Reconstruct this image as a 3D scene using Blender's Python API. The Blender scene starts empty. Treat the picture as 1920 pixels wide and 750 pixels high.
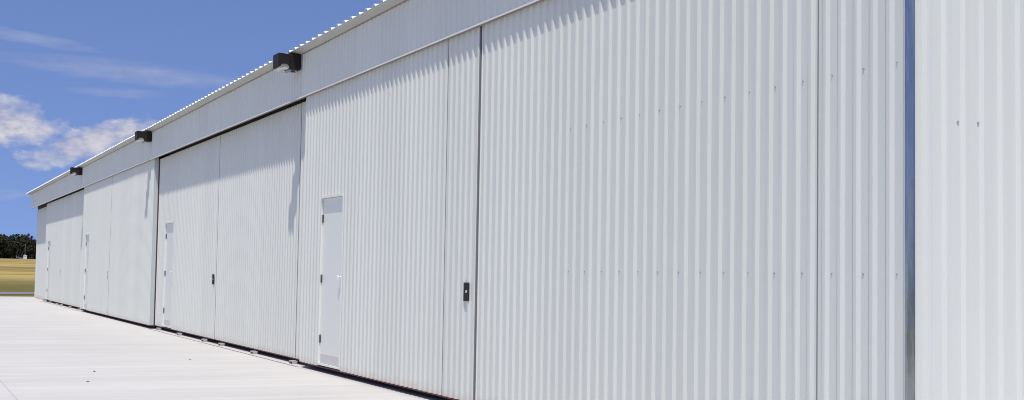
import bpy, bmesh, math, random
from mathutils import Vector, Matrix
random.seed(7)
S = bpy.context.scene
COL = S.collection
G = -0.03                      # level of the concrete
PITCH = 0.1524                 # rib spacing of the wall sheets

# ------------------------------------------------------------------ helpers
class MB:
    """collects boxes and prisms, links them as ONE mesh object"""
    def __init__(self): self.v = []; self.f = []; self.smooth = False
    def add(self, vs, fs):
        n = len(self.v); self.v += [tuple(p) for p in vs]
        self.f += [tuple(i + n for i in q) for q in fs]; return self
    def box(self, x0, x1, y0, y1, z0, z1):
        vs = [(x, y, z) for x in (x0, x1) for y in (y0, y1) for z in (z0, z1)]
        return self.add(vs, [(0,1,3,2),(4,6,7,5),(0,4,5,1),(2,3,7,6),(0,2,6,4),(1,5,7,3)])
    def prism(self, prof, a, b, axis):
        """extrude closed 2D profile between a and b along axis"""
        n = len(prof)
        def P(u, w, t):
            return {'x': (t, u, w), 'y': (u, t, w), 'z': (u, w, t)}[axis]
        vs = [P(u, w, a) for u, w in prof] + [P(u, w, b) for u, w in prof]
        fs = [(i, (i+1) % n, n + (i+1) % n, n + i) for i in range(n)]
        return self.add(vs, fs + [tuple(range(n))[::-1], tuple(range(n, 2*n))])
    def cyl(self, c, r, h, axis='y', n=12, r2=None):
        r2 = r if r2 is None else r2
        vs = []
        for k, rr in ((0, r), (h, r2)):
            for i in range(n):
                t = 2*math.pi*i/n; a, b = rr*math.cos(t), rr*math.sin(t)
                vs.append({'x': (c[0]+k, c[1]+a, c[2]+b), 'y': (c[0]+a, c[1]+k, c[2]+b), 'z': (c[0]+a, c[1]+b, c[2]+k)}[axis])
        fs = [(i, (i+1) % n, n+(i+1) % n, n+i) for i in range(n)]
        return self.add(vs, fs + [tuple(range(n))[::-1], tuple(range(n, 2*n))])
    def build(self, name, mat, parent=None, bevel=0):
        me = bpy.data.meshes.new(name); me.from_pydata(self.v, [], self.f)
        bm = bmesh.new(); bm.from_mesh(me)
        bmesh.ops.recalc_face_normals(bm, faces=bm.faces)
        if bevel:
            bmesh.ops.bevel(bm, geom=[e for e in bm.edges if len(e.link_faces) == 2 and e.calc_face_angle(0) > .6],
                            offset=bevel, segments=1, affect='EDGES')
        bm.to_mesh(me); bm.free()
        o = bpy.data.objects.new(name, me); COL.objects.link(o)
        me.materials.append(mat)
        if parent: o.parent = parent
        return o

def empty(name, loc=(0,0,0)):
    o = bpy.data.objects.new(name, None); COL.objects.link(o); o.location = loc
    o.empty_display_size = .2
    return o
def tag(o, label=None, cat=None, group=None, kind=None):
    if label: o['label'] = label
    if cat: o['category'] = cat
    if group: o['group'] = group
    if kind: o['kind'] = kind
    return o
def copy_tree(o, parent=None):
    c = o.copy(); COL.objects.link(c)
    if parent: c.parent = parent
    for ch in list(o.children): copy_tree(ch, c)
    return c

def rib_sheet(mb, u0, u1, z0, z1, base, out, c0, H=0.021, W=0.021, axis='x', th=0.004, ztop=None):
    """ribbed sheet steel: u runs along the wall, 'base' is the pan plane, 'out' the sign of the outward side.
    c0: centre of a right-hand flank. A closed sheet of thickness th."""
    T = 0.030
    prof = []                              # (u, height)
    k = math.floor((u0 - c0)/PITCH) - 1
    pts = []
    while c0 + k*PITCH < u1 + PITCH:
        c = c0 + k*PITCH
        pts += [(c - W*1.5 - T, 0), (c - W*.5 - T, H), (c - W*.5, H), (c + W*.5, 0)]
        k += 1
    def at(u):
        for (a, ha), (b, hb) in zip(pts, pts[1:]):
            if a <= u <= b: return ha + (hb-ha)*(u-a)/max(b-a, 1e-9)
        return 0
    prof = [(u0, at(u0))] + [p for p in pts if u0 + 1e-4 < p[0] < u1 - 1e-4] + [(u1, at(u1))]
    def P(u, h, z):
        return (u, base + out*h, z) if axis == 'x' else (base + out*h, u, z)
    zt = ztop or (lambda u: z1)
    vs = []
    n = len(prof)
    for (u, h) in prof: vs += [P(u, h, z0), P(u, h, zt(u)), P(u, h - th, zt(u)), P(u, h - th, z0)]
    fs = []
    for i in range(n-1):
        a, b = 4*i, 4*(i+1)
        for j in range(4): fs.append((a+j, b+j, b+(j+1) % 4, a+(j+1) % 4))
    fs += [(0,1,2,3), (4*(n-1)+3, 4*(n-1)+2, 4*(n-1)+1, 4*(n-1))]
    mb.add(vs, fs)
    return mb

# ------------------------------------------------------------------ materials
class NT:
    def __init__(self, name):
        self.m = bpy.data.materials.new(name); self.m.use_nodes = True
        self.t = self.m.node_tree; self.b = self.t.nodes['Principled BSDF']
        self.out = self.t.nodes['Material Output']
    def n(self, typ, **kw):
        nd = self.t.nodes.new(typ)
        for k, v in kw.items():
            if k.startswith('i_'):
                key = k[2:]; nd.inputs[int(key) if key.isdigit() else key].default_value = v
            else: setattr(nd, k, v)
        return nd
    def l(self, a, b): self.t.links.new(a, b)
    def pos(self, scale=(1,1,1)):
        g = self.n('ShaderNodeNewGeometry'); mp = self.n('ShaderNodeMapping')
        mp.inputs['Scale'].default_value = scale; self.l(g.outputs['Position'], mp.inputs['Vector']); return mp.outputs[0]
    def noise(self, vec, scale, detail=4, rough=.55):
        nd = self.n('ShaderNodeTexNoise'); nd.inputs['Scale'].default_value = scale
        nd.inputs['Detail'].default_value = detail; nd.inputs['Roughness'].default_value = rough
        self.l(vec, nd.inputs['Vector']); return nd.outputs[0]
    def ramp(self, fac, stops):
        r = self.n('ShaderNodeValToRGB'); e = r.color_ramp.elements
        while len(e) < len(stops): e.new(.5)
        for el, (p, c) in zip(e, stops):
            el.position = p; el.color = tuple(c) + (1,) if len(c) == 3 else c
        self.l(fac, r.inputs[0]); return r.outputs[0]
    def mix(self, fac, a, b, blend='MIX'):
        m = self.n('ShaderNodeMix', data_type='RGBA', blend_type=blend)
        for sock, v in ((m.inputs['Factor'], fac), (m.inputs['A'], a), (m.inputs['B'], b)):
            if hasattr(v, 'is_linked'): self.l(v, sock)
            else: sock.default_value = v if not isinstance(v, tuple) or len(v) == 4 else v + (1,)
        return m.outputs['Result']
    def math(self, op, a, b=0.0, c=0.0):
        m = self.n('ShaderNodeMath', operation=op)
        for i, v in enumerate((a, b, c)):
            if hasattr(v, 'is_linked'): self.l(v, m.inputs[i])
            else: m.inputs[i].default_value = v
        return m.outputs[0]
    def bump(self, h, strength, dist=.01):
        b = self.n('ShaderNodeBump'); b.inputs['Strength'].default_value = strength; b.inputs['Distance'].default_value = dist
        self.l(h, b.inputs['Height']); self.l(b.outputs[0], self.b.inputs['Normal'])

def simple(name, col, rough=.5, metal=0, var=.12, scale=30, spec=.5):
    k = NT(name)
    f = k.noise(k.pos(), scale)
    c = k.mix(f, tuple(x*(1-var) for x in col), tuple(min(1, x*(1+var)) for x in col))
    k.l(c, k.b.inputs['Base Color']); k.b.inputs['Roughness'].default_value = rough
    k.b.inputs['Metallic'].default_value = metal; k.b.inputs['Specular IOR Level'].default_value = spec
    return k.m

def wall_paint(name, axis, stain_shade=True, base=(.643,.661,.608)):
    """white baked paint on steel sheet: slight panel-to-panel tint, fine grain, dirt at the foot, faint runs"""
    k = NT(name)
    p = k.pos()
    sep = k.n('ShaderNodeSeparateXYZ'); k.l(p, sep.inputs[0])
    u = sep.outputs[0] if axis == 'x' else sep.outputs[1]; z = sep.outputs[2]
    cell = k.math('FLOOR', k.math('DIVIDE', u, .9144))
    wn = k.n('ShaderNodeTexWhiteNoise', noise_dimensions='1D'); k.l(cell, wn.inputs['W'])
    tint = k.math('MULTIPLY_ADD', wn.outputs['Value'], .05, .975)
    grain = k.noise(k.pos(), 55, 6, .7)
    runs = k.noise(k.pos((9, 9, .35)), 1.0, 4, .6)
    t = k.math('MULTIPLY', tint, k.math('MULTIPLY_ADD', grain, .07, .965))
    t = k.math('MULTIPLY', t, k.math('MULTIPLY_ADD', runs, .11, .945))
    col = k.mix(1.0, base, (1,1,1), 'MULTIPLY')
    cv = k.n('ShaderNodeCombineXYZ')
    for i in range(3): k.l(t, cv.inputs[i])
    col = k.mix(1.0, col, cv.outputs[0], 'MULTIPLY')
    if stain_shade:
        # rusty splash dirt on the lowest centimetres, uneven along the wall
        edge = k.noise(k.pos((6, 6, 2)), 2.5, 5, .7)
        lim = k.math('MULTIPLY_ADD', edge, .34, -.02)
        fac = k.math('SUBTRACT', 1.0, k.math('SMOOTH_MIN', 1.0, k.math('DIVIDE', z, lim), .1))
        fac = k.n('ShaderNodeClamp').outputs[0] if False else k.math('MULTIPLY', k.math('MAXIMUM', fac, 0.0), .55)
        col = k.mix(fac, col, (.47,.33,.27))
    k.l(col, k.b.inputs['Base Color'])
    k.b.inputs['Roughness'].default_value = .42
    k.b.inputs['Specular IOR Level'].default_value = .35
    k.bump(k.noise(k.pos((1, 1, .4)), 3.2, 3, .5), .06, .02)
    return k.m

M = {}
M['wall'] = wall_paint('white_sheet_paint', 'x')
M['fascia'] = wall_paint('white_fascia_paint', 'x', stain_shade=False, base=(.643,.661,.608))
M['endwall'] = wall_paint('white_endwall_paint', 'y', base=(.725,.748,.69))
M['roof'] = simple('white_roof_paint', (.82,.83,.84), .4, var=.03)
M['eave'] = simple('grey_eave_trim', (.43,.445,.41), .5, var=.08)
M['trim'] = simple('pale_trim_paint', (.74,.735,.70), .45, var=.06)
M['door'] = simple('door_paint', (.735,.745,.675), .4, var=.03, scale=12)
M['kick'] = simple('kick_plate_paint', (.60,.56,.55), .5, var=.08)
M['jamb'] = simple('jamb_paint', (.74,.755,.70), .4, var=.03)
k = NT('weathered_galvanised')
f = k.noise(k.pos((14, 14, 1.1)), 1.6, 6, .7); f2 = k.noise(k.pos((1, 1, .8)), 2.2, 3, .5)
k.l(k.mix(k.ramp(f, [(.42,(0,0,0)), (.66,(1,1,1))]), (.33,.355,.36), (.47,.485,.48)), k.b.inputs['Base Color'])
k.b.inputs['Metallic'].default_value = 1
k.l(k.math('MULTIPLY_ADD', f, .34, .03), k.b.inputs['Roughness'])
k.bump(f2, .25, .03)
M['galv'] = k.m
M['edge'] = simple('leaf_end_trim', (.50,.57,.57), .4, .1, var=.06)
M['seam'] = simple('seam_shadow_grey', (.20,.20,.22), .7)  # dark grey stands in for shadow at sheet laps and leaf joints
M['stain_shade'] = simple('brown_closure_shadow', (.27,.235,.19), .9, var=.3)  # brown of the head closure, also of the painted rib-end shadow line
M['seam_light'] = simple('panel_lap', (.45,.45,.46), .6)
M['red'] = simple('red_oxide_steel', (.13,.034,.027), .7, var=.3, scale=14)
M['dark'] = simple('dark_steel', (.03,.028,.03), .7)
M['bronze'] = simple('dark_bronze_housing', (.017,.013,.0125), .6, var=.2, spec=.25)
M['glass'] = simple('frosted_refractor', (.52,.53,.46), .3, var=.05)
M['chrome'] = simple('polished_lever', (.92,.92,.91), .35, .6, var=.02)
M['zinc'] = simple('zinc_bracket', (.50,.50,.50), .5, .3, var=.3, scale=50)
M['hinge'] = simple('dull_hinge', (.17,.165,.16), .5, .4)
M['screw'] = simple('screw_head', (.44,.44,.44), .5, .2)
M['rail'] = simple('rail_steel', (.30,.24,.22), .55, .3, var=.2)
M['pebble'] = simple('dark_pebble', (.20,.18,.165), .9, var=.3)
M['bark'] = simple('bark', (.05,.04,.03), .9)

k = NT('broomed_concrete')
sep = k.n('ShaderNodeSeparateXYZ'); k.l(k.pos(), sep.inputs[0])
broom = k.noise(k.pos((1.5, .10, 1)), 1.6, 8, .75)
fine = k.noise(k.pos((40, 3, 1)), 3.0, 4, .7)
blot = k.noise(k.pos((.5, .25, 1)), 1.0, 6, .6)
warm = k.noise(k.pos((.22, .4, 1)), 1.0, 3, .5)
c = k.mix(k.ramp(broom, [(.38,(0,0,0)), (.64,(1,1,1))]), (.485,.472,.452), (.610,.600,.575))
c = k.mix(k.math('MULTIPLY', fine, .30), c, (.43,.425,.41))
c = k.mix(k.math('MULTIPLY', k.ramp(blot, [(.45,(0,0,0)), (.75,(1,1,1))]), .30), c, (.485,.475,.455))
c = k.mix(k.math('MULTIPLY', k.ramp(warm, [(.4,(0,0,0)), (.7,(1,1,1))]), .3), c, (.62,.615,.585))
def groove(coord, off, step, w):
    a = k.math('ADD', coord, off)
    a = k.math('DIVIDE', a, step); fr = k.math('FRACT', a)
    d = k.math('MULTIPLY', k.math('ABSOLUTE', k.math('SUBTRACT', fr, .5)), step)
    return k.math('LESS_THAN', d, w)
# saw joints: one set along the building (one of them 4.21 m out), one set across it
j1 = groove(sep.outputs[1], 4.21 + 2.1, 4.2, .007)
j2 = groove(sep.outputs[0], 3.0, 6.4, .004)
jm = k.math('MAXIMUM', k.math('MULTIPLY', j1, .75), k.math('MULTIPLY', j2, .30))
c = k.mix(jm, c, (.40,.35,.31))
k.l(c, k.b.inputs['Base Color']); k.b.inputs['Roughness'].default_value = .85
k.bump(broom, .12, .01)
M['concrete'] = k.m

k = NT('mown_straw_field')
sep = k.n('ShaderNodeSeparateXYZ'); k.l(k.pos(), sep.inputs[0])
far = k.n('ShaderNodeMapRange'); far.inputs['From Min'].default_value = -70; far.inputs['From Max'].default_value = -130
k.l(k.math('ADD', sep.outputs[0], k.math('MULTIPLY', k.noise(k.pos((.06,.06,0)), 1.0, 4), 24.0)), far.inputs['Value'])
swath = k.noise(k.pos((.060, .035, 0)), 1.0, 5, .6)
clump = k.noise(k.pos((.5, .9, 0)), 1.0, 6, .7)
straw = k.mix(k.ramp(swath, [(.42,(0,0,0)), (.57,(1,1,1))]), (.19,.15,.042), (.44,.345,.125))
straw = k.mix(k.math('MULTIPLY', clump, .45), straw, (.27,.20,.07))
green = k.mix(clump, (.085,.085,.022), (.18,.16,.055))
c = k.mix(k.ramp(far.outputs[0], [(.15,(0,0,0)), (.75,(1,1,1))]), green, straw)
k.l(c, k.b.inputs['Base Color']); k.b.inputs['Roughness'].default_value = .95; k.b.inputs['Specular IOR Level'].default_value = .1
k.bump(clump, .4, .2)
M['grass'] = k.m
M['road'] = simple('grey_lane', (.20,.18,.18), .9, var=.15, scale=2)

k = NT('foliage')
oi = k.n('ShaderNodeObjectInfo')
f = k.noise(k.pos(), 1.3, 3)
c = k.mix(f, (.010,.014,.008), (.045,.055,.026))
c = k.mix(k.math('MULTIPLY', oi.outputs['Random'], .5), c, (.040,.030,.022))
k.l(c, k.b.inputs['Base Color']); k.b.inputs['Roughness'].default_value = .7; k.b.inputs['Specular IOR Level'].default_value = .2
M['leaf'] = k.m

# ------------------------------------------------------------------ ground
m = MB(); xs = [2500, 200, 60, 20, -20, -64, -80] + [-80 - 26*i for i in range(1, 17)] + [-560, -700, -1200, -2500]
ys = [-2500, -800, -300, -120, -60, -20, 0, 20, 40, 60, 100, 200, 500, 2500]
def tz(x):
    if x > -80: return -.055
    if x > -490: return -.055 + (-80 - x)/390*3.98
    return 4.13 + min(6, (-490 - x)*.004)
vs = [(x, y, tz(x)) for x in xs for y in ys]; ny = len(ys)
fs = [(i*ny+j, i*ny+j+1, (i+1)*ny+j+1, (i+1)*ny+j) for i in range(len(xs)-1) for j in range(ny-1)]
o = m.add(vs, fs).build('grass_field', M['grass'])
for p in o.data.polygons:
    if p.normal.z < 0: p.flip()
tag(o, kind='structure')
tag(MB().box(-65.5, 3, -60, 20, -.25, G).build('concrete_apron', M['concrete']), kind='structure')
tag(MB().add([(-78,-600,-.04), (-71.6,-600,-.04), (-71.6,600,-.04), (-78,600,-.04)], [(0,1,2,3)]).build('road', M['road']), kind='structure')

# ------------------------------------------------------------------ hangar building
XN, XF = -6.045, -62.88          # near and far ends
D = 15.2
def roofz(y):                    # underside of the roof sheet
    yy = y if y < D/2 else D - y
    return 4.70 + (yy + .14)/12
hangar = empty('hangar', (-34, 7.6, 0))
tag(hangar, 'long low white ribbed metal hangar with a row of sliding doors under a pale fascia', 'building')
inv = Matrix.Translation((34, -7.6, 0))
def part(mb, name, mat, parent=None, bevel=0):
    """build in world space, parented to the hangar"""
    o = mb.build(name, mat, parent or hangar, bevel)
    if parent is None: o.matrix_parent_inverse = inv
    return o
FC0 = -18.70
part(rib_sheet(MB(), XF, XN, 4.006, 4.655, 0.0, -1, FC0, H=.013, W=.016), 'fascia', M['fascia'])
part(MB().box(XF, XN, -.026, .012, 3.986, 4.005), 'fascia_trim', M['trim'])
# eave trim: sloping strip from the fascia head out to the roof edge
part(MB().prism([(.012, 4.6605), (-.0245, 4.6605), (-.028, 4.664), (-.162, 4.686), (-.162, 4.6965), (.012, 4.712)], XF - .45, XN + .06, 'x'), 'eave_trim', M['eave'])
part(MB().box(XF, XN, -.0235, -.004, 4.6480, 4.6600), 'closure_strip', M['stain_shade'])
part(MB().box(XF, XN, -.0235, .004, 3.979, 3.9855), 'rib_shadow_strip', M['stain_shade'])  # brown strip painted in for the shadows of the rib ends
for xs_ in (-19.075, -31.87, -44.78): part(MB().box(xs_ - .005, xs_ + .005, -.0245, -.0213, 4.006, 4.647), 'lap_seam', M['seam_light'])
# closure beam behind the fascia (dark inside) and the door head track
part(MB().box(XF + .02, XN - .03, .30, .36, 3.965, 4.60), 'head_beam', M['dark'])
part(MB().box(XF + .02, XN - .03, .02, .30, 4.30, 4.36), 'door_track', M['dark'])
# roof: 12 inch ribs
mb = MB(); prof = []
x = XF - .62; n = 0
while x < XN + .02:
    prof += [(x, 0), (x + .030, .036), (x + .064, .036), (x + .094, 0)]; x += .3005; n += 1
for y0, y1 in ((-.165, D/2), (D/2, D + .165)):
    vs = []
    for (u, h) in prof:
        vs += [(u, y0, roofz(y0) + h), (u, y1, roofz(y1) + h), (u, y1, roofz(y1) + h - .003), (u, y0, roofz(y0) + h - .003)]
    fs = []
    for i in range(len(prof) - 1):
        a, b = 4*i, 4*(i+1)
        for j in range(4): fs.append((a+j, b+j, b+(j+1) % 4, a+(j+1) % 4))
    mb.add(vs, fs)
part(mb, 'roof', M['roof'])
# end walls, rear wall, fixed front wall at the far end
mb = MB(); rib_sheet(mb, .068, D, -.05, 0, XN - .0166, 1, .205, axis='y', ztop=lambda y: roofz(y) - .02)
near_wall = part(mb, 'end_wall', M['endwall'])
mb = MB(); rib_sheet(mb, .34, D, -.05, 0, XF + .0166, -1, .205, axis='y', ztop=lambda y: roofz(y) - .02)
part(mb, 'end_wall', M['endwall'])
part(rib_sheet(MB(), XF + .02, XN - .02, -.05, 4.8, D, 1, -20), 'rear_wall', M['wall'])
part(rib_sheet(MB(), XF + .03, -57.47, -.02, 4.2, .335, -1, FC0), 'fixed_wall', M['wall'])
part(MB().box(XF - .004, XF + .028, .300, .339, -.03, 4.2), 'corner_trim', M['jamb'])
# bright metal corner trim at the near end: chamfered flashing
part(MB().prism([(-6.078, .026), (-6.066, .026), (-6.037, .053), (-6.037, .066), (-6.045, .066), (-6.078, .034)], G, 4.03, 'z'), 'corner_trim', M['galv'])
# screw heads on the end wall
for (y, z) in ((.425, 2.372), (.590, 2.376), (1.05, 2.38)):
    part(MB().cyl((XN - .017, y, z), (.0085), .006, 'x', 8), 'screw', M['screw'])
# jamb posts between the bays, behind the doors
for xj in (-57.44, -44.4, -31.6, -18.9):
    part(MB().box(xj - .05, xj + .05, .30, .345, G, 3.93), 'post', M['dark'])

# ------------------------------------------------------------------ sliding door leaves
def leaf(x0, x1, yp, label, c0, door=None, seam=None, pull=None, front=True, rollers=(), screws=False, ztop=4.06, gap=False):
    """yp: pan plane of the cladding (outward is -Y)"""
    rt = empty('sliding_door', (x0, yp, 0)); tag(rt, label, 'hangar door', 'sliding hangar doors along the front', 'thing')
    I = Matrix.Translation((-x0, -yp, 0))
    def P(mb, name, mat, parent=None, bevel=0):
        o = mb.build(name, mat, parent or rt, bevel)
        if parent is None: o.matrix_parent_inverse = I
        return o
    zb = .055
    e = .012
    mb = MB()
    if door:
        d0, d1, dz0, dz1 = door
        rib_sheet(mb, x0 + e, d0 - .03, zb, ztop, yp, -1, c0)
        rib_sheet(mb, d0 - .0295, d1 + .0295, dz1 + .03, ztop, yp, -1, c0)
        rib_sheet(mb, d1 + .03, x1 - e, zb, ztop, yp, -1, c0)
    else:
        rib_sheet(mb, x0 + e, x1 - e, zb, ztop, yp, -1, c0)
    P(mb, 'cladding', M['wall'])
    # frame behind the sheets
    fr = MB(); ya, yb = yp + .006, yp + .085
    if door:
        fr.box(x0 + e, d0 - .03, ya, yb, zb, ztop); fr.box(d1 + .03, x1 - e, ya, yb, zb, ztop)
        fr.box(d0 - .03, d1 + .03, ya, yb, dz1 + .03, ztop); fr.box(d0 - .03, d1 + .03, yp + .06, yb, zb, dz1 + .03)
    else: fr.box(x0 + e, x1 - e, ya, yb, zb, ztop)
    P(fr, 'leaf_frame', M['edge'])
    # vertical edge trims
    P(MB().box(x0, x0 + e - .001, yp - .012, yb, zb, ztop), 'edge_trim', M['jamb'])
    P(MB().box(x1 - e + .001, x1, yp - .012, yb - .002, zb, ztop), 'edge_trim', M['seam'] if gap or door else M['edge'])  # joint side coloured dark to imitate the shade inside the gap
    P(MB().box(x1 - .05, x1 - .001, yb + .0005, yb + .020, .02, ztop - .07), 'rear_angle', M['red'])
    # red-oxide channel at the foot
    P(MB().box(x0 + .004, x1 - .004, yp + .002, yp + .07, .035, zb - .002), 'bottom_channel', M['red'])
    sw = .0035 if x0 > -20 else .009
    if seam is not None:
        P(MB().box(seam - sw, seam + sw, yp - .004, yp - .0005, zb, ztop), 'lap_seam', M['seam'])  # dark strip drawn as the shadow line of the sheet lap
    for r in rollers:
        b = P(MB().box(r - .09, r + .09, yp - .085, yp + .001, .006, .020).box(r - .09, r - .078, yp - .085, yp - .005, G + .004, .005)
              .box(r + .078, r + .09, yp - .085, yp - .005, G + .004, .005), 'roller_bracket', M['zinc'])
        w = MB().cyl((r, yp - .075, G + .017), .015, .05, 'y', 12).build('roller', M['dark'], b)
        w.matrix_parent_inverse = Matrix.Identity(4)
    if pull is not None:
        px, pz = pull
        b = P(MB().box(px - .072, px + .072, yp - .0245, yp - .0216, pz - .098, pz - .088).box(px - .072, px + .072, yp - .0245, yp - .0216, pz + .088, pz + .098)
              .box(px - .072, px - .062, yp - .0245, yp - .0216, pz - .088, pz + .088).box(px + .062, px + .072, yp - .0245, yp - .0216, pz - .088, pz + .088)
              .box(px - .0615, px + .0615, yp - .0214, yp - .012, pz - .0875, pz + .0875), 'pull_recess', M['bronze' if px > -30 else 'zinc'])
        k = MB().cyl((px, yp - .0215, pz + .005), .013, -.006, 'y', 10).box(px - .018, px + .018, yp - .027, yp - .0216, pz - .008, pz - .001).build('latch', M['chrome'], b)
        k.matrix_parent_inverse = Matrix.Identity(4)
    if door:
        d0, d1, dz0, dz1 = door
        # pressed steel frame round the opening
        f = MB().box(d0 - .03, d0, yp - .010, yp + .058, dz0 - .03, dz1 + .029).box(d1, d1 + .03, yp - .010, yp + .058, dz0 - .03, dz1 + .029)
        f.box(d0 + .0005, d1 - .0005, yp - .025, yp + .058, dz1, dz1 + .029).box(d0 + .0005, d1 - .0005, yp - .012, yp + .058, dz0 - .03, dz0 - .004)
        P(f, 'door_frame', M['jamb'])
        s = P(MB().box(d0 + .004, d1 - .004, yp + .022, yp + .057, dz0, dz1 - .004), 'walk_door', M['door'])
        def Q(mb, name, mat, bevel=0):
            return mb.build(name, mat, s, bevel)
        for hz in (dz0 + .34, (dz0 + dz1)/2 + .03, dz1 - .28):
            Q(MB().cyl((d0 + .006, yp + .008, hz - .06), .009, .11, 'z', 8).box(d0 + .004, d0 + .026, yp + .0185, yp + .0215, hz - .055, hz + .055), 'hinge', M['hinge'])
        kz = dz0 + 1.215
        lv = MB().cyl((d1 - .085, yp + .0215, kz), .034, -.008, 'y', 16).cyl((d1 - .085, yp + .0133, kz), .014, -.022, 'y', 12)
        lv.cyl((d1 - .085, yp - .0090, kz), .024, -.012, 'y', 16, .036).cyl((d1 - .085, yp - .0212, kz), .036, -.020, 'y', 16, .022)
        Q(lv, 'door_knob', M['chrome'])
        Q(MB().box(d0 + .03, d1 - .03, yp + .019, yp + .0215, dz0 + .012, dz0 + .125), 'kick_plate', M['kick'])
    if screws:
        i = 0
        x = c0 + .034
        while x < x1 - .05:
            if x > x0 + .4 and x > -10.7:
                for zr in (1.432, 2.722):
                    P(MB().cyl((x, yp - .0002, zr), (.0065 + .0015*math.sin(x*91)), -.006, 'y', 8), 'screw', M['screw'])
            x += 2*PITCH; i += 1
    return rt

YF, YR = .040, .172
sA, sB = -18.732, -12.293
DZ = (.10, 2.425)
leaf(-18.915, -12.478, YF, 'sunlit white ribbed door leaf holding the largest walk door, right of the rightmost recessed bay',
     sA, door=(-18.02, -17.055) + DZ, seam=-13.375, pull=(-12.70, 1.20), rollers=())
leaf(-12.432, -6.082, YF, 'nearest plain white ribbed door leaf beside the shiny metal corner strip, no walk door',
     sB, seam=-6.918, rollers=(), screws=True)
leaf(-31.62, -25.25, YR, 'recessed white door leaf with a walk door, just right of the dark red vertical gap',
     -31.55, door=(-30.70, -29.74) + DZ, seam=-26.08, pull=(-25.48, 1.20), rollers=(-30.95, -28.5, -26.0), ztop=3.992)
leaf(-25.205, -18.86, YR, 'recessed plain white door leaf carrying the long lamp shadow near its right edge',
     -25.02, seam=-19.66, rollers=(-24.5, -22.05, -19.62), ztop=3.992)
leaf(-44.38, -38.335, YF, 'forward white door leaf with a small walk door, left half of the second-farthest bay',
     -44.2, door=(-43.68, -42.74) + DZ, seam=-39.2, pull=(-38.52, 1.20), rollers=())
leaf(-38.26, -31.60, YF, 'forward plain white door leaf with its pale end edge beside the dark red gap',
     -38.07, seam=-32.5, rollers=())
leaf(-57.44, -51.45, YR, 'farthest white door leaf, with the smallest walk door, next to the far fixed wall panel',
     -57.3, door=(-56.42, -55.48) + DZ, seam=-52.3, pull=(-51.64, 1.20), rollers=(-56.7, -54.4, -52.1), ztop=3.992)
leaf(-51.38, -44.30, YR, 'recessed plain white door leaf in the far bay, under the farthest wall light',
     -51.2, seam=-45.2, rollers=(-50.6, -48.0, -45.4), ztop=3.992)

# guide rails let into the slab in front of the recessed bays
def rail(x0, x1, label):
    o = MB().box(x0, x1, -.002, .012, G - .01, G + .006).build('guide_rail', M['rail'])
    tag(o, label, 'rail', 'floor guide rails')
rail(-31.56, -18.95, 'thin rusty floor rail at the foot of the middle recessed bay')
rail(-57.4, -44.45, 'thin rusty floor rail at the foot of the far recessed bay')

# ------------------------------------------------------------------ wall lights under the eave
def wall_light(x, label):
    rt = empty('wall_light', (x, -.018, 4.42)); tag(rt, label, 'lamp', 'wall lights under the eave')
    w = .155
    # local coordinates: y- is outward, z up from the bottom of the box
    MB().box(-w, w, -.165, 0, 0, .235).build('housing', M['bronze'], rt, .008)
    hood = MB().box(-w, w, -.350, -.166, .206, .235).box(-w, w, -.350, -.328, .028, .205)
    for s in (-1, 1):
        prof = [(-.327, .205), (-.327, .032)]
        for i in range(9):
            t = math.pi*i/8
            prof.append((-.248 - .070*math.cos(t), .032 + .045*math.sin(t)))
        prof += [(-.166, .010), (-.166, .205)]
        a, b = (w - .012, w) if s > 0 else (-w, -w + .012)
        hood.prism(prof, a, b, 'x')
    h = hood.build('hood', M['bronze'], rt)
    lens = [(-.322, .058), (-.316, .020), (-.285, -.008), (-.215, -.008), (-.172, .020), (-.172, .110), (-.322, .110)]
    MB().prism(lens, -w + .016, w - .016, 'x').build('refractor', M['glass'], rt)
    MB().prism([(-.205, -.012), (-.240, -.050), (-.222, -.066), (-.150, -.030), (-.130, -.001), (-.190, -.001)], .02, .12, 'x').build('shield_tab', M['zinc'], rt)
    MB().box(-.05, .05, -.075, -.002, .2355, .275).cyl((0, -.035, .2755), .012, -.001 + .02, 'z', 8).build('junction_box', M['zinc'], rt)
    MB().cyl((.06, -.05, -.001), .018, -.014, 'z', 10).build('knockout_cap', M['zinc'], rt)
    return rt
L = wall_light(-19.26, 'largest of the dark bronze wall lights, above the left end of the sunlit forward door')
def move(o, x, label):
    c = copy_tree(o); c.location = (x, -.018, 4.42); c['label'] = label; return c
move(L, -31.98, 'middle dark bronze wall light, above the dark red gap between two bays')
move(L, -44.9, 'smallest and farthest dark bronze wall light, near the far end of the eave')

# ------------------------------------------------------------------ little things on the apron
pm = MB()
bm = bmesh.new(); bmesh.ops.create_icosphere(bm, subdivisions=2, radius=1)
for v in bm.verts: v.co = v.co * (1 + .25*math.sin(7*v.co.x + 3*v.co.y) * math.cos(5*v.co.z)); v.co.z *= .6
pv = [tuple(v.co) for v in bm.verts]; pf = [tuple(w.index for w in f.verts) for f in bm.faces]; bm.free()
first = None
for (x, y, r) in ((-18.63, -2.93, .020), (-17.0, -3.22, .018), (-20.73, -1.21, .016)):
    if first is None: first = o = pm.add(pv, pf).build('pebble', M['pebble'])
    else: o = first.copy(); COL.objects.link(o)
    o.location = (x, y, G + r*.35); o.scale = (r*1.1, r*.8, r*.7); o.rotation_euler.z = x
    tag(o, 'tiny dark pebble lying on the pale concrete apron', 'pebble', 'pebbles on the apron')

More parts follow.
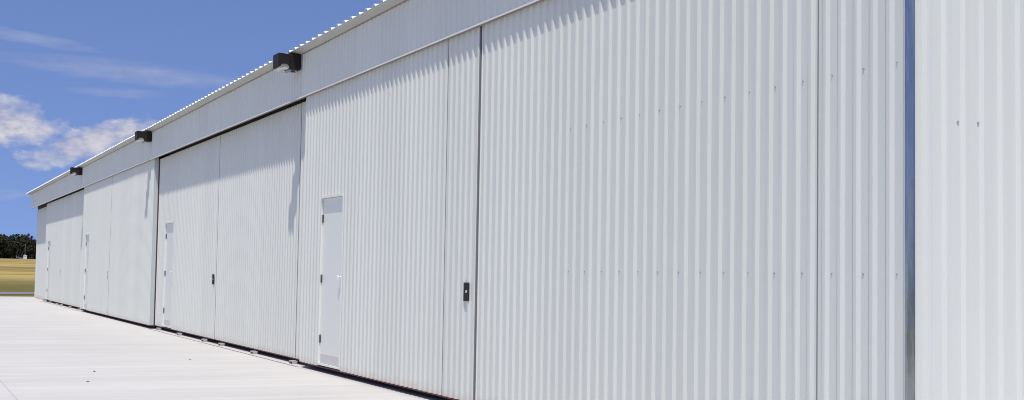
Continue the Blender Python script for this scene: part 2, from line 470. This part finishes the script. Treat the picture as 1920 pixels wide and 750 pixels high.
# ------------------------------------------------------------------ far tree line and the field kit
def tree_mesh(seed, h):
    r = random.Random(seed)
    lobes = [(Vector((r.uniform(-2.0, 2.0), r.uniform(-2.0, 2.0), r.uniform(.10, .78)*h)), r.uniform(1.6, 2.6)) for _ in range(15)]
    lobes.append((Vector((0, 0, h - 1.7)), 1.7))
    vs, fs = [], []
    for c, R in lobes:
        for _ in range(95):
            d = Vector((r.gauss(0,1), r.gauss(0,1), r.gauss(0,1))).normalized()
            p = c + d*R*(r.random()**.35)
            p.z = max(p.z, .15)
            a = Vector((r.gauss(0,1), r.gauss(0,1), r.gauss(0,1))).normalized(); b = a.cross(d).normalized()
            s = r.uniform(.22, .5); n = len(vs)
            vs += [p + a*s, p + b*s*.7, p - a*s, p - b*s*.7]; fs.append((n, n+1, n+2, n+3))
    return vs, fs
variants = []
for i, h in enumerate((8.6, 7.4, 8.0, 6.9, 7.8)):
    vs, fs = tree_mesh(i + 3, h)
    rt = empty('tree', (0, 0, 0)); 
    MB().add(vs, fs).build('crown', M['leaf'], rt)
    t = MB()
    t.cyl((0,0,-.3), .22, h*.55, 'z', 8, .12)
    for a in range(4):
        d = Vector((math.cos(a*1.7), math.sin(a*1.7), .9)); q = [Vector((0,0,h*.28)), Vector((0,0,h*.28)) + d*1.6]
        u = Vector((-d.y, d.x, 0)).normalized()*.06
        t.add([q[0]+u, q[0]-u, q[0]+Vector((0,0,.12)), q[1]+u*.4, q[1]-u*.4, q[1]+Vector((0,0,.05))], [(0,1,4,3),(1,2,5,4),(2,0,3,5),(0,2,1),(3,4,5)])
    t.build('trunk', M['bark'], rt)
    variants.append(rt)
rr = random.Random(5); n = 0
for row, X in enumerate((-472, -477)):
    y = 12 + row*1.7
    while y < 62:
        o = variants[n] if n < len(variants) else copy_tree(variants[rr.randrange(5)])
        sc = rr.uniform(.88, 1.10)
        o.location = (X + rr.uniform(-1, 1), y, tz(X) - .1); o.scale = (sc, sc, sc*rr.uniform(.93, 1.06)); o.rotation_euler.z = rr.uniform(0, 6.28)
        tag(o, 'dark bushy tree in the far tree line beyond the straw-coloured field', 'tree', 'trees of the far tree line')
        y += rr.uniform(2.9, 3.9); n += 1

rt = empty('field_cabinet', (-463, 33.4, tz(-463) - .05)); tag(rt, 'tiny white cabinet with a thin mast in front of the far dark trees', 'cabinet')
MB().box(-.5, .5, -.55, .55, 0, 1.15).build('cabinet_body', M['jamb'], rt, .05)
MB().prism([(-.65, 1.151), (.65, 1.151), (0, 1.5)], -.6, .6, 'x').build('cabinet_roof', M['roof'], rt)
mst = MB()
for i in range(5): mst.cyl((0, -.05, 1.3 + i*.75), .045, .36, 'z', 8)
mst.cyl((0, -.05, 1.2), .022, 3.9, 'z', 6)
mst.build('mast', M['zinc'], rt)

# ------------------------------------------------------------------ light
sd = Vector((.33, -.2146, 1.0)).normalized()
el = math.asin(sd.z); rot = math.atan2(sd.x, sd.y)
W = bpy.data.worlds.new('World'); S.world = W; W.use_nodes = True
t = W.node_tree; N = t.nodes; bg = N['Background']
def wn(typ, **kw):
    nd = N.new(typ)
    for kk, v in kw.items(): setattr(nd, kk, v)
    return nd
def wl(a, b): t.links.new(a, b)
def wm(op, a, b=0.0, c=0.0):
    q = wn('ShaderNodeMath', operation=op)
    for i, v in enumerate((a, b, c)):
        if hasattr(v, 'is_linked'): wl(v, q.inputs[i])
        else: q.inputs[i].default_value = v
    return q.outputs[0]
tc = wn('ShaderNodeTexCoord'); gen = tc.outputs['Generated']
# sky sampled a little higher than the view: clear, dry air keeps its blue down to the horizon
lift = wn('ShaderNodeVectorMath', operation='ADD'); lift.inputs[1].default_value = (0, 0, .24); wl(gen, lift.inputs[0])
nrm = wn('ShaderNodeVectorMath', operation='NORMALIZE'); wl(lift.outputs[0], nrm.inputs[0])
sky = wn('ShaderNodeTexSky', sky_type='NISHITA'); sky.sun_disc = False
sky.sun_elevation = el; sky.sun_rotation = rot; sky.altitude = 300; sky.air_density = 1.0; sky.dust_density = .4; sky.ozone_density = 2.5
wl(nrm.outputs[0], sky.inputs['Vector'])
hs = wn('ShaderNodeHueSaturation'); hs.inputs['Saturation'].default_value = 1.02; hs.inputs['Hue'].default_value = .5
wl(sky.outputs[0], hs.inputs['Color'])
tn = wn('ShaderNodeMix', data_type='RGBA', blend_type='MULTIPLY'); tn.inputs['Factor'].default_value = 1
wl(hs.outputs[0], tn.inputs['A']); tn.inputs['B'].default_value = (1.06, 1.02, 1.24, 1)
# clouds: azimuth (degrees from -X towards +Y) and elevation of each bank
sp = wn('ShaderNodeSeparateXYZ'); wl(gen, sp.inputs[0])
az = wm('MULTIPLY', wm('ARCTAN2', sp.outputs[1], wm('MULTIPLY', sp.outputs[0], -1.0)), 180/math.pi)
elv = wm('MULTIPLY', wm('ARCSINE', sp.outputs[2]), 180/math.pi)
cv = wn('ShaderNodeCombineXYZ'); wl(az, cv.inputs[0]); wl(elv, cv.inputs[1])
def wnoise(scale, stretch, detail=6, rough=.6):
    mp = wn('ShaderNodeMapping'); mp.inputs['Scale'].default_value = stretch; wl(cv.outputs[0], mp.inputs[0])
    nz = wn('ShaderNodeTexNoise'); nz.inputs['Scale'].default_value = scale; nz.inputs['Detail'].default_value = detail; nz.inputs['Roughness'].default_value = rough
    wl(mp.outputs[0], nz.inputs['Vector']); return nz.outputs[0]
puff = wnoise(1.0, (.75, 1.35, 1), 8, .62)
wisp = wnoise(1.0, (.35, 2.2, 1), 6, .62)
def bank(a0, e0, ra, re, tilt, src, amp, soft):
    """soft elliptical bank whose edge is broken up by noise -> coverage 0..1"""
    da = wm('SUBTRACT', az, a0); de = wm('SUBTRACT', wm('SUBTRACT', elv, e0), wm('MULTIPLY', da, tilt))
    q = wm('ADD', wm('POWER', wm('ABSOLUTE', wm('DIVIDE', da, ra)), 2.0), wm('POWER', wm('ABSOLUTE', wm('DIVIDE', de, re)), 2.0))
    v = wm('SUBTRACT', wm('ADD', 1.0, wm('MULTIPLY', wm('SUBTRACT', src, .5), amp)), q)
    v = wm('DIVIDE', v, soft)
    return wm('MINIMUM', wm('MAXIMUM', v, 0.0), 1.0)
banks = [(bank(3.0, 6.05, 3.6, 1.2, -.14, puff, 2.9, 1.0), .97),
         (bank(7.2, 5.25, 3.2, .76, .34, puff, 2.8, 1.0), .92),
         (bank(4.0, 9.42, 3.4, .30, -.10, wisp, 2.2, 1.9), .44),
         (bank(8.6, 8.22, 5.6, .50, -.05, wisp, 2.2, 1.9), .44),
         (bank(8.3, 7.35, 2.2, .25, .0, wisp, 3.0, 1.8), .26),
         (bank(3.6, 2.9, 1.6, .30, .0, wisp, 3.0, 1.6), .35)]
cov = None
for b, a in banks:
    x = wm('MULTIPLY', b, a)
    cov = x if cov is None else wm('SUBTRACT', wm('ADD', cov, x), wm('MULTIPLY', cov, x))
# scattered cloud added over the unseen sky to whiten the ambient light, away from the modelled banks
away = wm('MINIMUM', wm('MAXIMUM', wm('DIVIDE', wm('SUBTRACT', wm('ABSOLUTE', wm('SUBTRACT', az, 10.0)), 22.0), 12.0), 0.0), 1.0)
gn = wnoise(1.0, (.07, .14, 1), 7, .6)
gc = wm('MULTIPLY', wm('MINIMUM', wm('MAXIMUM', wm('DIVIDE', wm('SUBTRACT', gn, .47), .2), 0.0), 1.0), wm('MULTIPLY', away, .8))
cov = wm('MAXIMUM', cov, gc)
shade = wn('ShaderNodeValToRGB'); 
shade.color_ramp.elements[0].color = (3.7, 3.6, 4.5, 1); shade.color_ramp.elements[0].position = .35
shade.color_ramp.elements[1].color = (6.1, 6.05, 6.3, 1); shade.color_ramp.elements[1].position = .75
wl(puff, shade.inputs[0])
mx = wn('ShaderNodeMix', data_type='RGBA'); wl(cov, mx.inputs['Factor']); wl(tn.outputs['Result'], mx.inputs['A']); wl(shade.outputs[0], mx.inputs['B'])
wl(mx.outputs['Result'], bg.inputs['Color']); bg.inputs['Strength'].default_value = .122

ld = bpy.data.lights.new('Sun', 'SUN'); ld.energy = 4.0; ld.angle = math.radians(.53); ld.color = (1.0, .935, .84)
sun = bpy.data.objects.new('Sun', ld); COL.objects.link(sun)
sun.rotation_euler = sd.to_track_quat('Z', 'Y').to_euler(); sun.location = (0, -10, 30)

# ------------------------------------------------------------------ camera
cd = bpy.data.cameras.new('Camera'); cam = bpy.data.objects.new('Camera', cd); COL.objects.link(cam)
R = Vector((0.42612825, 0.90449814, 0.01725747)); U = Vector((0.04438031, -0.03995406, 0.99821544)); F = Vector((-0.90357352, 0.42460191, 0.05716746))
mat = Matrix((R, U, -F)).transposed().to_4x4(); mat.translation = (0, -5.4359, 1.3872)
cam.matrix_world = mat
cd.sensor_fit = 'HORIZONTAL'; cd.sensor_width = 36; cd.lens = 2450/1920*36; cd.clip_start = .05; cd.clip_end = 6000
S.camera = cam
S.cycles.filter_width = 1.0      # crisp lens, as in the photograph
S.view_settings.view_transform = 'Standard'; S.view_settings.look = 'None'; S.view_settings.gamma = 1
S.view_settings.exposure = 0; S.view_settings.use_curve_mapping = False
